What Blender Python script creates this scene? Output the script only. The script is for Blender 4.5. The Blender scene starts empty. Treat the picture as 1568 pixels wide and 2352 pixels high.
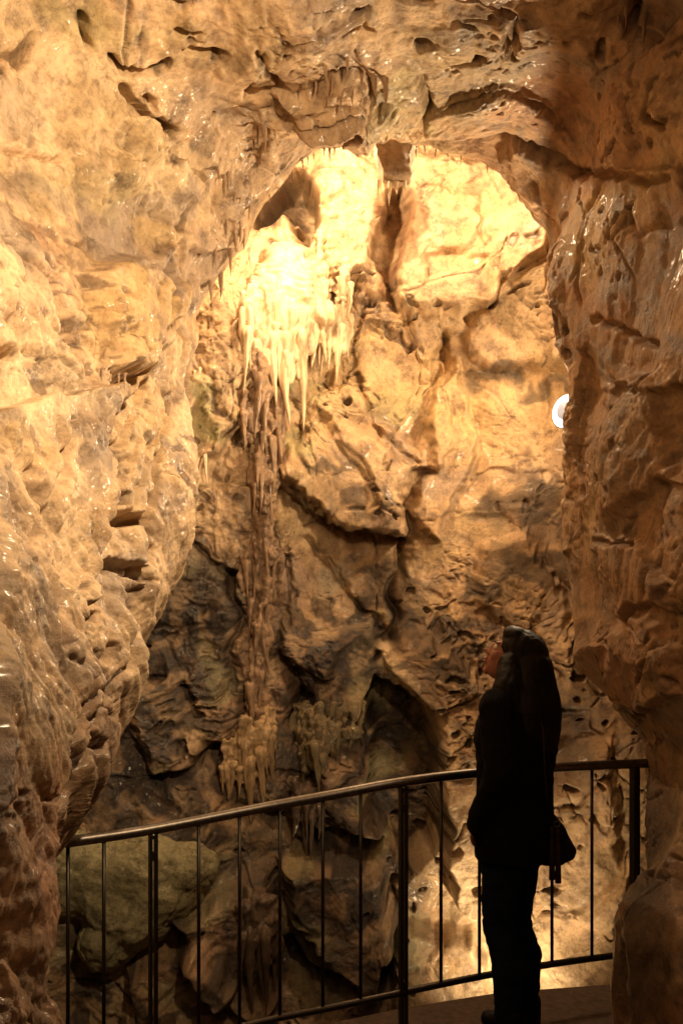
import bpy, bmesh, math, random, time
import numpy as np
from concurrent.futures import ThreadPoolExecutor
from mathutils import Vector, Matrix
T0=time.time()
random.seed(5)
F=2000.0; CX=784.0; CY=1500.0; CH=1.55
scene=bpy.context.scene
COL=scene.collection
HEAVY=[]
def W(px,py,d): return Vector(((px-CX)*d/F, d, CH+(CY-py)*d/F))
# ---------------------------------------------------------------- noise
rng=np.random.RandomState(11)
PERM=rng.permutation(256).astype(np.int32); PERM=np.concatenate([PERM,PERM,PERM])
GR=rng.normal(size=(256,3)).astype(np.float32); GR/=np.linalg.norm(GR,axis=1)[:,None]
GX,GY,GZ=[np.ascontiguousarray(GR[:,k]) for k in range(3)]
PT=rng.uniform(0,1,size=(256,3)).astype(np.float32)
POOL=ThreadPoolExecutor(8)
def chunked(fn,p):
    p=np.asarray(p,dtype=np.float32).reshape(-1,3); n=len(p)
    if n<40000: return fn(p)
    cs=24000; parts=list(POOL.map(lambda i:fn(p[i:i+cs]),range(0,n,cs)))
    return np.concatenate(parts)
def _pn(p):
    fl=np.floor(p); f=p-fl; i=fl.astype(np.int32)&255
    fx,fy,fz=np.ascontiguousarray(f[:,0]),np.ascontiguousarray(f[:,1]),np.ascontiguousarray(f[:,2])
    X,Y,Z=i[:,0],i[:,1],i[:,2]
    ux=fx*fx*fx*(fx*(fx*6-15)+10);uy=fy*fy*fy*(fy*(fy*6-15)+10);uz=fz*fz*fz*(fz*(fz*6-15)+10)
    r=[]
    for dx in (0,1):
        a=PERM[X+dx]
        for dy in (0,1):
            b=PERM[a+Y+dy]
            for dz in (0,1):
                g=PERM[b+Z+dz]
                r.append(GX[g]*(fx-dx)+GY[g]*(fy-dy)+GZ[g]*(fz-dz))
    c=[r[k]+(r[k+1]-r[k])*uz for k in (0,2,4,6)]
    d=[c[0]+(c[1]-c[0])*uy, c[2]+(c[3]-c[2])*uy]
    return (d[0]+(d[1]-d[0])*ux)*np.float32(1.5)
def pn(p,s=0.0):
    return chunked(_pn,np.asarray(p,dtype=np.float32)+np.float32(s*13.37+100.0))
def _wo(p):
    fl=np.floor(p); f=p-fl; i=fl.astype(np.int32)&255; n=len(p)
    F1=np.full(n,9.,np.float32);F2=np.full(n,9.,np.float32);H1=np.zeros(n,np.float32);H2=np.zeros(n,np.float32)
    for dx in (-1,0,1):
        for dy in (-1,0,1):
            for dz in (-1,0,1):
                g=PERM[PERM[PERM[(i[:,0]+dx)&255]+((i[:,1]+dy)&255)]+((i[:,2]+dz)&255)]
                vx=f[:,0]-dx-PT[g,0];vy=f[:,1]-dy-PT[g,1];vz=f[:,2]-dz-PT[g,2]
                d=vx*vx+vy*vy+vz*vz
                hh=GX[g]*vx+GY[g]*vy+GZ[g]*vz+.5*GX[255-g]
                m=d<F1; m2=(~m)&(d<F2)
                H2=np.where(m,H1,np.where(m2,hh,H2)); F2=np.where(m,F1,np.where(m2,d,F2))
                F1=np.where(m,d,F1); H1=np.where(m,hh,H1)
    e=np.sqrt(F2)-np.sqrt(F1)
    t=np.clip(e/.09,0,1); w=.5+.5*t*t*(3-2*t)
    return np.stack([H1*w+H2*(1-w),e],-1)
def worley(p,s=0.0):
    r=chunked(_wo,np.asarray(p,dtype=np.float32)+np.float32(s*7.7+50)); return r[:,0],r[:,1]
def sm(a,b,x):
    t=np.clip((x-a)/(b-a),0,1); return t*t*(3-2*t)
def polysd(px,py,poly):
    n=len(poly); d=np.full(px.shape,1e9,np.float32); ins=np.zeros(px.shape,bool)
    for i in range(n):
        x0,y0=poly[i]; x1,y1=poly[(i+1)%n]
        ex,ey=x1-x0,y1-y0
        t=np.clip(((px-x0)*ex+(py-y0)*ey)/(ex*ex+ey*ey+1e-9),0,1)
        d=np.minimum(d,np.hypot(px-x0-t*ex,py-y0-t*ey))
        c=((y0>py)!=(y1>py))&(px<(x1-x0)*(py-y0)/((y1-y0) if y1!=y0 else 1e-9)+x0)
        ins^=c
    return np.where(ins,d,-d)
def lined(px,py,line):
    d=np.full(px.shape,1e9,np.float32)
    for (x0,y0),(x1,y1) in zip(line[:-1],line[1:]):
        ex,ey=x1-x0,y1-y0
        t=np.clip(((px-x0)*ex+(py-y0)*ey)/(ex*ex+ey*ey+1e-9),0,1)
        d=np.minimum(d,np.hypot(px-x0-t*ex,py-y0-t*ey))
    return d
def warp(p,a=.16):
    p=np.asarray(p,np.float32)
    return p+np.stack([pn(p*1.3,1),pn(p*1.3,2),pn(p*1.3,3)],-1)*np.float32(a)
def rock(p,amp=1.0,flow=None,shear=(0,0),det=1.0,rough=0.0):
    w=warp(p)
    wj=np.stack([pn(w*7,17),pn(w*7,18),pn(w*7,19)],-1); w2=w+wj*np.float32(.03); w3=w+wj*np.float32(.022)+np.stack([pn(w*26,28),pn(w*26,29),pn(w*26,30)],-1)*np.float32(.007)
    n1=pn(w*1.1,4); n2=pn(w*np.array([2.5,2.5,2.1]),5)
    h=.17*n1+.07*n2
    p1,e1=worley(w2*np.array([1.6,1.6,1.4]),1); p2,e2=worley(w3*np.array([4.0,4.0,4.6]),2)
    mod=np.clip(sm(.0,.45,pn(p*1.1,14)+.35*n2)+rough,0,1.3)
    n3=pn(w2*np.array([7,7,5.]),6); n4=pn(w3*17,9); n5=pn(p*36,10); n6=pn(p*80,11)
    s3=sm(-.06,.06,pn(w3*np.array([9.,9.,13.]),13))-.5
    s4=sm(-.07,.07,pn(w3*np.array([22.,22.,26.]),31))-.5
    k1=np.exp(-(e1/.022)**2)*sm(-.05,.3,n3+.3*n2+.12); k2=np.exp(-(e2/.032)**2)*sm(.0,.3,n2+.5*n3)
    pit=sm(.40,.48,pn(w3*np.array([9,9,14.]),27))*sm(.05,.25,n1+.6*n2+.12*rough)
    pit2=sm(.40,.48,pn(w3*np.array([24,24,30.]),32))*sm(.12,.4,n2+.5*n3+.1)
    h=h+det*(.07*p1+.022*p2*(.2+1.0*mod)+.013*n3+.013*s3*mod+.006*s4*(.1+mod)+(.011*n4+.005*n5+.003*n6)*(.22+.85*mod)-.03*k1-.015*k2-.045*pit-.013*pit2)
    if flow is not None:
        q=np.stack([(w[:,0]-shear[0]*w[:,2])*4.2,(w[:,1]-shear[1]*w[:,2])*4.2,w[:,2]*.4],-1)
        f1=np.abs(pn(q,15)); f2=np.abs(pn(q*3.0,16)); f3=np.abs(pn(q*8,20))
        fl=.08*n1+.045*f1*2+.018*f2*2+.006*f3*2+.0035*n4+.0035*n5+.0025*n6-.005*pit-.004*pit2-.022*k1-.010*k2+.003*s4*mod+.014*p1
        h=h*(1-.95*flow)+fl*flow
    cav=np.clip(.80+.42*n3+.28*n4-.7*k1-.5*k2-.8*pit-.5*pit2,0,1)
    return h*amp,cav
# ---------------------------------------------------------------- materials
def nd(nt,t,**k):
    n=nt.nodes.new(t)
    for a,b in k.items(): setattr(n,a,b)
    return n
def rockmat(name,attr=True,base=(.45,.33,.2),bump=.6,rough=(.34,.82),coat=.12,vstretch=1.0,spk=.45):
    m=bpy.data.materials.new(name); m.use_nodes=True; nt=m.node_tree; nt.nodes.clear(); L=nt.links.new
    out=nd(nt,'ShaderNodeOutputMaterial'); b=nd(nt,'ShaderNodeBsdfPrincipled'); L(b.outputs[0],out.inputs[0])
    tc=nd(nt,'ShaderNodeTexCoord'); mp=nd(nt,'ShaderNodeMapping'); mp.inputs['Scale'].default_value=(1,1,vstretch); L(tc.outputs['Object'],mp.inputs[0])
    def noise(sc,det,ro=.6):
        n=nd(nt,'ShaderNodeTexNoise'); n.inputs['Scale'].default_value=sc; n.inputs['Detail'].default_value=det; n.inputs['Roughness'].default_value=ro
        L(mp.outputs[0],n.inputs['Vector']); return n
    if attr:
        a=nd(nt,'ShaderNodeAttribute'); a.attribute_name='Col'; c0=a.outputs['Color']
    else:
        r=nd(nt,'ShaderNodeRGB'); r.outputs[0].default_value=(*base,1); c0=r.outputs[0]
    n1=noise(8,5,.74); cr=nd(nt,'ShaderNodeValToRGB'); cr.color_ramp.elements[0].position=.34; cr.color_ramp.elements[0].color=(.42,.37,.34,1); cr.color_ramp.elements[1].position=.6; cr.color_ramp.elements[1].color=(1.2,1.17,1.14,1)
    e=cr.color_ramp.elements.new(.46); e.color=(.92,.88,.83,1)
    L(n1.outputs[0],cr.inputs[0])
    mx=nd(nt,'ShaderNodeMix',data_type='RGBA',blend_type='MULTIPLY'); mx.inputs[0].default_value=.95; L(c0,mx.inputs[6]); L(cr.outputs[0],mx.inputs[7])
    nb=noise(42,6,.75); cr2=nd(nt,'ShaderNodeValToRGB'); cr2.color_ramp.elements[0].position=.39; cr2.color_ramp.elements[0].color=(.44,.40,.37,1); cr2.color_ramp.elements[1].position=.5; cr2.color_ramp.elements[1].color=(1,1,1,1)
    L(nb.outputs[0],cr2.inputs[0])
    mx2=nd(nt,'ShaderNodeMix',data_type='RGBA',blend_type='MULTIPLY'); mx2.inputs[0].default_value=spk; L(mx.outputs[2],mx2.inputs[6]); L(cr2.outputs[0],mx2.inputs[7])
    L(mx2.outputs[2],b.inputs['Base Color'])
    mr=nd(nt,'ShaderNodeMapRange'); mr.inputs[1].default_value=.4; mr.inputs[2].default_value=.56; mr.inputs[3].default_value=rough[0]; mr.inputs[4].default_value=rough[1]; L(n1.outputs[0],mr.inputs[0]); L(mr.outputs[0],b.inputs['Roughness'])
    b.inputs['Coat Weight'].default_value=coat; b.inputs['Coat Roughness'].default_value=.17
    b1=nd(nt,'ShaderNodeBump'); b1.inputs['Strength'].default_value=bump; b1.inputs['Distance'].default_value=.02; L(nb.outputs[0],b1.inputs['Height'])
    L(b1.outputs[0],b.inputs['Normal'])
    return m
def plain(name,base,rough=.6,metal=0,emit=None,es=0,noise_amt=.3,nsc=20,bump=.2,spec=.5):
    m=bpy.data.materials.new(name); m.use_nodes=True; nt=m.node_tree; L=nt.links.new; b=nt.nodes['Principled BSDF']
    tc=nd(nt,'ShaderNodeTexCoord'); n=nd(nt,'ShaderNodeTexNoise'); n.inputs['Scale'].default_value=nsc; n.inputs['Detail'].default_value=3; L(tc.outputs['Object'],n.inputs['Vector'])
    cr=nd(nt,'ShaderNodeValToRGB'); lo=1-noise_amt; cr.color_ramp.elements[0].position=.3; cr.color_ramp.elements[1].position=.7
    cr.color_ramp.elements[0].color=(*[c*lo for c in base],1); cr.color_ramp.elements[1].color=(*[min(1,c*(1+noise_amt*.5)) for c in base],1)
    L(n.outputs[0],cr.inputs[0]); L(cr.outputs[0],b.inputs['Base Color'])
    b.inputs['Roughness'].default_value=rough; b.inputs['Metallic'].default_value=metal; b.inputs['Specular IOR Level'].default_value=spec
    bp=nd(nt,'ShaderNodeBump'); bp.inputs['Strength'].default_value=bump; bp.inputs['Distance'].default_value=.003; L(n.outputs[0],bp.inputs['Height']); L(bp.outputs[0],b.inputs['Normal'])
    if emit: b.inputs['Emission Color'].default_value=(*emit,1); b.inputs['Emission Strength'].default_value=es
    return m
M_wall=rockmat('cave_rock')
M_flow=rockmat('cream_flowstone',False,(.66,.53,.35),bump=.4,rough=(.3,.6),coat=.2,vstretch=.35,spk=.22)
M_brownst=rockmat('brown_dripstone',False,(.31,.20,.115),bump=.8,rough=(.35,.65),coat=.2,vstretch=.5,spk=.6)
M_col=rockmat('dark_brown_dripstone',False,(.265,.17,.10),bump=.8,rough=(.35,.65),coat=.2,vstretch=.5,spk=.6)
M_slab=rockmat('grey_brown_slab',False,(.34,.24,.15),bump=.8)
M_bould=rockmat('green_tinted_boulder',False,(.31,.28,.155),bump=.8,rough=(.45,.85),coat=.08,spk=.7)
M_steel=plain('brushed_steel',(.19,.165,.14),.38,1,noise_amt=.25,nsc=60,bump=.05)
M_dsteel=plain('dark_steel',(.07,.06,.05),.42,1,noise_amt=.2,nsc=60,bump=.05)
M_conc=plain('walkway_concrete',(.08,.048,.03),.85,nsc=35,noise_amt=.45,bump=.8)
M_skin=plain('skin',(.30,.13,.085),.6,nsc=50,noise_amt=.08,bump=.05,spec=.3)
M_hair=plain('dark_brown_hair',(.009,.006,.004),.6,nsc=60,noise_amt=.4,bump=.3,spec=.14)
M_jack=plain('black_wool_jacket',(.007,.006,.006),.95,nsc=160,noise_amt=.4,bump=.5,spec=.1)
M_jean=plain('dark_blue_denim',(.008,.013,.030),.9,nsc=180,noise_amt=.3,bump=.3,spec=.12)
M_shoe=plain('black_leather_boots',(.006,.005,.005),.6,nsc=30,spec=.2)
M_bag=plain('black_leather_bag',(.007,.006,.006),.6,nsc=80,bump=.3,spec=.2)
M_tass=plain('brown_leather_tassel',(.04,.02,.014),.7,nsc=80,bump=.3,spec=.2)
M_lens=plain('glowing_lamp_glass',(1,.95,.85),.3,emit=(1,.95,.88),es=10,noise_amt=0)
M_bulb=plain('frosted_lamp_centre',(.3,.3,.3),.2,emit=(.95,.93,.95),es=.45,noise_amt=.1)
M_hous=plain('black_lamp_housing',(.02,.018,.016),.5,nsc=40)
M_eye=plain('eye_white',(.6,.52,.46),.3,noise_amt=0)
M_lip=plain('lips',(.28,.09,.07),.45,noise_amt=.05)
# ---------------------------------------------------------------- object helpers
def link(o,parent=None):
    COL.objects.link(o)
    if parent is not None: o.parent=parent
    return o
def tag(o,label=None,cat=None,group=None,kind=None):
    if label: o['label']=label
    if cat: o['category']=cat
    if group: o['group']=group
    if kind: o['kind']=kind
    return o
def thing(name,loc,label,cat,group=None,rz=0):
    o=bpy.data.objects.new(name,None); o.location=loc; o.rotation_euler=(0,0,rz); o.empty_display_size=.1
    link(o); return tag(o,label,cat,group)
def grid_obj(name,P,C,mat):
    n,m,_=P.shape
    me=bpy.data.meshes.new(name); me.vertices.add(n*m); me.vertices.foreach_set('co',np.ascontiguousarray(P,dtype=np.float32).ravel())
    idx=np.arange(n*m).reshape(n,m)
    q=np.stack([idx[:-1,:-1],idx[1:,:-1],idx[1:,1:],idx[:-1,1:]],-1).reshape(-1,4)
    me.loops.add(q.size); me.loops.foreach_set('vertex_index',q.ravel().astype(np.int32))
    me.polygons.add(len(q)); me.polygons.foreach_set('loop_start',(np.arange(len(q))*4).astype(np.int32))
    me.update(calc_edges=True)
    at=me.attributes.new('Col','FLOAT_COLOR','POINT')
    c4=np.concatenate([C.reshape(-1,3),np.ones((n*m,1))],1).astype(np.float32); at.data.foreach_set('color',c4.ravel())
    me.shade_smooth(); me.materials.append(mat)
    o=bpy.data.objects.new(name,me); HEAVY.append(o); return o
def mesh_obj(name,bm,mat,parent=None,smooth=True):
    me=bpy.data.meshes.new(name); bm.to_mesh(me); bm.free(); me.materials.append(mat)
    if smooth: me.shade_smooth()
    return link(bpy.data.objects.new(name,me),parent)
def tube(bm,pts,r,sides=16,rad=None,caps=True,sx=1,sy=1):
    pts=[Vector(p) for p in pts]; rings=[]; n=len(pts); ref=None
    for i,p in enumerate(pts):
        t=(pts[min(i+1,n-1)]-pts[max(i-1,0)]).normalized()
        if ref is None:
            ref=Vector((0,0,1)) if abs(t.z)<.8 else Vector((1,0,0))
        a=t.cross(ref).normalized(); b=a.cross(t).normalized(); ref=b
        rr=rad[i] if rad else r
        rings.append([bm.verts.new(p+a*math.cos(2*math.pi*k/sides)*rr*sx+b*math.sin(2*math.pi*k/sides)*rr*sy) for k in range(sides)])
    for i in range(n-1):
        for k in range(sides):
            bm.faces.new((rings[i][k],rings[i][(k+1)%sides],rings[i+1][(k+1)%sides],rings[i+1][k]))
    if caps:
        bm.faces.new(rings[0][::-1]); bm.faces.new(rings[-1])
def box(bm,c,s,rz=0):
    m=Matrix.Translation(c)@Matrix.Rotation(rz,4,'Z')@Matrix.Diagonal((*s,1))
    return bmesh.ops.create_cube(bm,size=1,matrix=m)
_ico={}
def ico(sub):
    if sub not in _ico:
        b=bmesh.new(); bmesh.ops.create_icosphere(b,subdivisions=sub,radius=1); b.verts.ensure_lookup_table()
        _ico[sub]=(np.array([v.co[:] for v in b.verts]),np.array([[v.index for v in f.verts] for f in b.faces])); b.free()
    return _ico[sub]
class Soup:
    def __init__(s): s.v=[]; s.f=[]; s.n=0
    def add(s,v,f): s.v.append(v); s.f.append(f+s.n); s.n+=len(v)
def ell(S,c,r,sub=3,rot=None):
    v,f=ico(min(sub,3)); v=v*np.array(r)
    if rot is not None: v=v@np.array(rot).T
    S.add(v+np.array(c),f)
def cap(S,a,b,ra,rb,sx=1,sy=1,sub=2):
    a=Vector(a);b=Vector(b); L=(b-a).length; n=max(2,int(L/(.35*min(ra,rb)))+1)
    for i in range(n+1):
        t=i/n; r=ra+(rb-ra)*t; ell(S,a.lerp(b,t),(r*sx,r*sy,r),sub)
def remesh(S,name,vox,mat,parent=None,smooth=4,disp=None,fac=.5):
    me=bpy.data.meshes.new('tmp')
    if isinstance(S,Soup):
        me.from_pydata(np.concatenate(S.v).tolist(),[],np.concatenate(S.f).tolist())
    else: S.to_mesh(me); S.free()
    o=bpy.data.objects.new('tmp',me); COL.objects.link(o)
    md=o.modifiers.new('r','REMESH'); md.mode='VOXEL'; md.voxel_size=vox
    if smooth:
        s=o.modifiers.new('s','SMOOTH'); s.iterations=smooth; s.factor=fac
    dg=bpy.context.evaluated_depsgraph_get()
    e=bpy.data.meshes.new_from_object(o.evaluated_get(dg)); bpy.data.objects.remove(o); bpy.data.meshes.remove(me)
    if disp:
        nv=len(e.vertices); co=np.empty(nv*3,np.float32); e.vertices.foreach_get('co',co); co=co.reshape(-1,3)
        no=np.empty(nv*3,np.float32); e.vertices.foreach_get('normal',no); no=no.reshape(-1,3)
        co=co+no*disp(co)[:,None]; e.vertices.foreach_set('co',co.ravel().astype(np.float32)); e.update()
    e.name=name; e.materials.clear(); e.materials.append(mat); e.shade_smooth()
    return link(bpy.data.objects.new(name,e),parent)
# ---------------------------------------------------------------- colour painting
tan=(.47,.325,.185); cream=(.68,.53,.34); brown=(.20,.12,.065); dark=(.035,.026,.02); green=(.33,.32,.15); grey=(.25,.195,.155); gold=(.56,.38,.18); redb=(.38,.2,.11); peach=(.62,.43,.27)
def paint(P,px,py,base,patches,cav,lines=(),lowmask=None):
    pf=P.reshape(-1,3); w=warp(pf,.1)
    a=pn(pf*1.1,21).reshape(px.shape); b=pn(w*3,22).reshape(px.shape); c=pn(w*7,23).reshape(px.shape); d=pn(w*16,24).reshape(px.shape)
    C=base.copy()
    def mixc(m,col):
        nonlocal C
        C=C*(1-m[...,None])+np.array(col)*m[...,None]
    r=np.clip(base[...,0]/.45,0,1)
    mixc(.45*sm(.0,.5,a)*r,cream); mixc(.4*sm(.05,.4,-a+.4*b)*r,peach); mixc(.6*sm(.10,.38,-b+.35*d),grey); mixc(.5*sm(.12,.42,c+.4*b),brown); mixc(.4*sm(.15,.5,-a+.5*c)*r,gold)
    mixc(.18*sm(.2,.5,b-a),green)
    wx=px+70*b+35*c+15*d; wy=py+60*a+40*c+15*d
    for (x,y,rx,ry,col,s) in patches:
        q=((wx-x)/rx)**2+((wy-y)/ry)**2
        mixc(s*(1-sm(.35,1.25,q)),col)
    if lowmask is not None:
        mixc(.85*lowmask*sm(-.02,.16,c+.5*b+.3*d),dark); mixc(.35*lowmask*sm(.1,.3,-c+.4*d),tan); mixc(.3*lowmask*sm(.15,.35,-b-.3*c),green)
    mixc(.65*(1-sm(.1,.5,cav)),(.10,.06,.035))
    mixc(.28*sm(.2,.45,d+.3*c),brown)
    for ln,wd,col,s in lines:
        mixc(s*np.exp(-(lined(px+12*c,py+12*d,ln)/wd)**2),col)
    return C
# ---------------------------------------------------------------- far chamber wall
def far_wall():
    anch=[(600,450,5.95),(780,450,5.75),(1000,500,5.8),(1200,600,5.6),(1300,900,5.6),(450,800,5.3),(450,1000,5.1),(600,1000,5.6),(800,900,6.0),(1000,1000,6.15),(1200,1000,5.95),
      (800,1300,6.05),(1100,1300,6.0),(1280,1400,5.6),(430,1300,5.3),(300,1600,5.1),(500,1600,5.6),(700,1600,5.7),(950,1500,5.85),(1150,1650,5.6),(1350,1700,5.2),(250,1900,4.9),(600,1900,5.35),(900,1900,5.45),
      (1100,2000,5.45),(1350,2000,5.1),(350,2250,4.9),(700,2250,5.1),(1000,2250,5.2),(1300,2300,5.0),(800,250,5.7),(500,200,5.3),(1200,200,5.4),(100,1200,4.8),(1500,1200,5.0),(100,2000,4.6),(0,600,4.9),(1568,600,5.0),(800,2900,4.7)]
    A=np.array([tuple(W(*a)) for a in anch])
    x=np.linspace(-2.9,2.9,900); z=np.linspace(-2.0,5.8,1200)
    Z,X=np.meshgrid(z,x,indexing='ij')
    num=np.zeros_like(X); den=np.zeros_like(X)+1e-6; num+=1e-6*5.2
    for ax,ay,az in A:
        w=np.exp(-((X-ax)**2+(Z-az)**2)/(2*.42**2)); num+=w*ay; den+=w
    Y=num/den
    Y-=.55*np.clip(np.abs(X-.1)-1.9,0,None)**1.5*1.3+1.1*np.clip(Z-4.9,0,None)**1.4
    Y-=.12*np.clip(-.8-Z,0,None)
    px=CX+F*X/Y; py=CY-F*(Z-CH)/Y
    P=np.stack([X,Y,Z],-1); pf=P.reshape(-1,3)
    n=pn(pf*2.2,31).reshape(X.shape); n2=pn(pf*6,32).reshape(X.shape); n9=pn(pf*18,34).reshape(X.shape)
    wx=px+28*n+16*n2+6*n9; wy=py+26*pn(pf*2.2,33).reshape(X.shape)+14*n2-6*n9
    feats=[([(640,1085),(720,975),(870,1030),(945,1070),(935,1240),(800,1215),(700,1150)],.24,18),
      ([(935,350),(1100,365),(1230,480),(1230,600),(1125,640),(1110,710),(1050,735),(930,720),(925,420)],.17,22),
      ([(725,300),(850,300),(860,560),(845,660),(760,640),(735,480)],.12,20),
      ([(873,430),(938,420),(943,560),(938,640),(922,720),(900,680),(868,600)],-.26,11),
      ([(960,440),(1090,470),(1100,560),(980,600)],.04,10),([(980,560),(1110,600),(1080,690),(990,660)],-.04,10),
      ([(585,510),(625,430),(690,375),(725,450),(712,540),(670,480),(620,500)],-.65,14),
      ([(1120,640),(1240,620),(1300,860),(1130,830),(1060,770)],.08,14),
      ([(430,830),(560,730),(600,880),(560,1000),(500,1050),(455,1125),(425,1000)],.28,12),
      ([(690,960),(780,850),(850,980),(950,1040),(1040,930),(1010,1060),(960,1075),(860,1030),(720,975)],.09,10),
      ([(1000,900),(1070,830),(1110,1000),(1010,1230),(950,1180),(985,1050)],.11,14),
      ([(1100,1250),(1200,1210),(1290,1330),(1310,1560),(1230,1430),(1110,1400)],.12,14),
      ([(870,1480),(930,1570),(1000,1625),(1028,1740),(1035,1900),(1045,2050),(1130,2100),(1150,1700),(1080,1540),(960,1440)],.22,9),
      ([(820,1660),(880,1560),(990,1650),(1015,1760),(1015,1930),(920,2010),(850,1880)],-.35,14),
      ([(700,1700),(780,1600),(860,1640),(870,1800),(850,1920),(760,1860)],.18,20),
      ([(640,1960),(860,1960),(905,2180),(860,2260),(700,2110)],.25,20),
      ([(420,2060),(610,1990),(650,2150),(510,2240)],.22,20),
      ([(640,1420),(740,1385),(800,1470),(760,1560),(640,1500)],.14,14),
      ([(440,1450),(560,1330),(590,1500),(520,1700),(380,1790),(300,1600)],.12,20),
      ([(1160,1750),(1400,1700),(1420,2150),(1170,2200)],.1,20),
      ([(600,2250),(900,2260),(900,2120),(860,2280),(700,2200),(620,2120)],-.2,20),
      ([(300,2230),(480,2120),(640,2260),(560,2380),(300,2380)],.2,16),
      ([(900,2120),(1080,2130),(1120,2380),(930,2380)],.18,14)]
    off=np.zeros_like(X)
    for poly,a,s in feats:
        off+=a*sm(-s,s,polysd(wx,wy,poly))
    cracks=[([(820,870),(835,960),(860,1020),(940,1060)],.09,8),([(1030,810),(1000,900),(1000,960)],.06,8),
      ([(640,1090),(700,1170),(800,1230),(930,1250)],.18,14),([(1290,1560),(1150,1420)],.05,8),([(940,1080),(950,1200),(900,1400),(870,1500)],.14,12),([(1050,1120),(1150,1100),(1300,1075)],.03,7),
      ([(700,1240),(800,1330),(860,1450)],.08,10),([(560,1850),(700,1900),(860,1950)],.12,18),([(1030,780),(1040,820)],.12,10),([(420,1250),(500,1300),(560,1340)],.08,12),([(640,1500),(690,1600),(680,1700)],.14,18),([(380,1790),(500,1720)],.1,14),
      ([(1110,700),(1130,620)],.08,8),([(1070,740),(1110,700)],.1,9),([(830,1930),(900,2060)],.12,16),([(470,1640),(420,1560)],.08,14),([(690,1620),(700,1700)],.14,16),([(1090,500),(1100,560)],.05,6),([(530,1330),(545,1450),(540,1600)],.10,14),([(650,1280),(655,1400)],.09,12)]
    for ln,a,s in cracks:
        off-=a*np.exp(-(lined(wx,wy,ln)/s)**2)
    flow=np.clip(sm(0,1,1.2-((px-620)/170)**2-((py-700)/330)**2)+.9*np.exp(-((px-600)/110)**2)*sm(1000,1200,py)*(1-sm(1900,2000,py)),0,1)
    smooth=np.clip(1.3-((px-1020)/230)**2-((py-540)/260)**2,0,1)+.9*np.clip(1.3-((px-1130)/260)**2-((py-1080)/330)**2,0,1)
    lowr=(.4*sm(1150,1400,py)*(1-.5*sm(950,1100,px))).reshape(-1)
    h,cav=rock(pf,1.0,flow.reshape(-1),det=(1.0+.15*lowr-.6*np.clip(smooth,0,1).reshape(-1)),rough=lowr); h=h.reshape(X.shape); cav=cav.reshape(X.shape)
    P2=P.copy(); P2[...,1]-=off+h*1.05
    lat=np.stack([pn(pf*5,41),pn(pf*5,42)],-1).reshape(*X.shape,2)*.03+np.stack([pn(pf*14,43),pn(pf*14,44)],-1).reshape(*X.shape,2)*.008
    P2[...,0]+=lat[...,0]; P2[...,2]+=lat[...,1]-.25*off
    base=np.ones((*X.shape,3))*np.array(tan)
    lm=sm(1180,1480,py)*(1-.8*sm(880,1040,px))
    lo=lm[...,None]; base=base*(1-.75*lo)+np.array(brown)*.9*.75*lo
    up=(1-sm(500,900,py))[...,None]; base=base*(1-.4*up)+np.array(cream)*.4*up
    pat=[(1020,540,190,230,cream,.6),(1040,470,90,60,gold,.4),(1080,620,80,50,gold,.4),(790,480,110,190,cream,.6),(650,650,150,280,cream,.75),(1180,950,180,130,gold,.5),(1000,880,120,100,gold,.4),(655,450,70,70,(.13,.075,.04),.9),  # last patch paints the hole's shade into the rock colour
      (480,950,70,90,green,.7),(690,1000,60,40,green,.6),(920,935,90,50,green,.5),(850,1580,60,130,green,.5),(930,1640,70,70,green,.5),(720,860,60,30,green,.4),
      (905,580,38,150,(.26,.15,.08),.85),(820,700,50,60,brown,.45),(1130,835,75,35,dark,.75),(1230,885,45,28,dark,.7),(1285,880,30,15,dark,.6),(1190,1160,110,40,dark,.7),(1120,1340,85,50,dark,.85),(1030,1450,110,35,dark,.8),(1060,1520,90,35,dark,.8),  # first patch paints the shade of the slot below the slab
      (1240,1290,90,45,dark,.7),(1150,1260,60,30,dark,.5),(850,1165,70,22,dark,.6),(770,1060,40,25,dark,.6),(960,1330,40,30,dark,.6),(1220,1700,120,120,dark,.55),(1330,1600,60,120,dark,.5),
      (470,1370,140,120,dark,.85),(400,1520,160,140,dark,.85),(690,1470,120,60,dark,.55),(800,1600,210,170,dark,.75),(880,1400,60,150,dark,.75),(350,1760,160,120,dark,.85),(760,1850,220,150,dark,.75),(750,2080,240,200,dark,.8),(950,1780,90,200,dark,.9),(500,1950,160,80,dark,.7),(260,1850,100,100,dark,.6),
      (620,1340,80,130,(.32,.21,.16),.7),(590,1560,60,160,(.30,.19,.12),.7),(720,1420,70,40,tan,.5),(520,2120,110,90,(.24,.15,.1),.7),(1080,1950,55,330,cream,.7),(1130,2280,260,90,cream,.7),(1260,2060,140,150,(.3,.21,.12),.5),(450,2280,150,80,tan,.2)]
    lines=[([(880,1495),(935,1575),(1005,1635),(1032,1740),(1042,1900),(1060,2060)],16,cream,.9),([(1000,1650),(1012,1760)],6,dark,.5)]  # cream stroke paints light caught on the rock edge, dark stroke beside it
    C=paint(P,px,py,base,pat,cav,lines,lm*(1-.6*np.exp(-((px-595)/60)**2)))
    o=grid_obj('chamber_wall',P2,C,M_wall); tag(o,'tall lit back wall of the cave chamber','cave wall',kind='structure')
    return P2
far=far_wall(); tf=time.time()-T0
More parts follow.
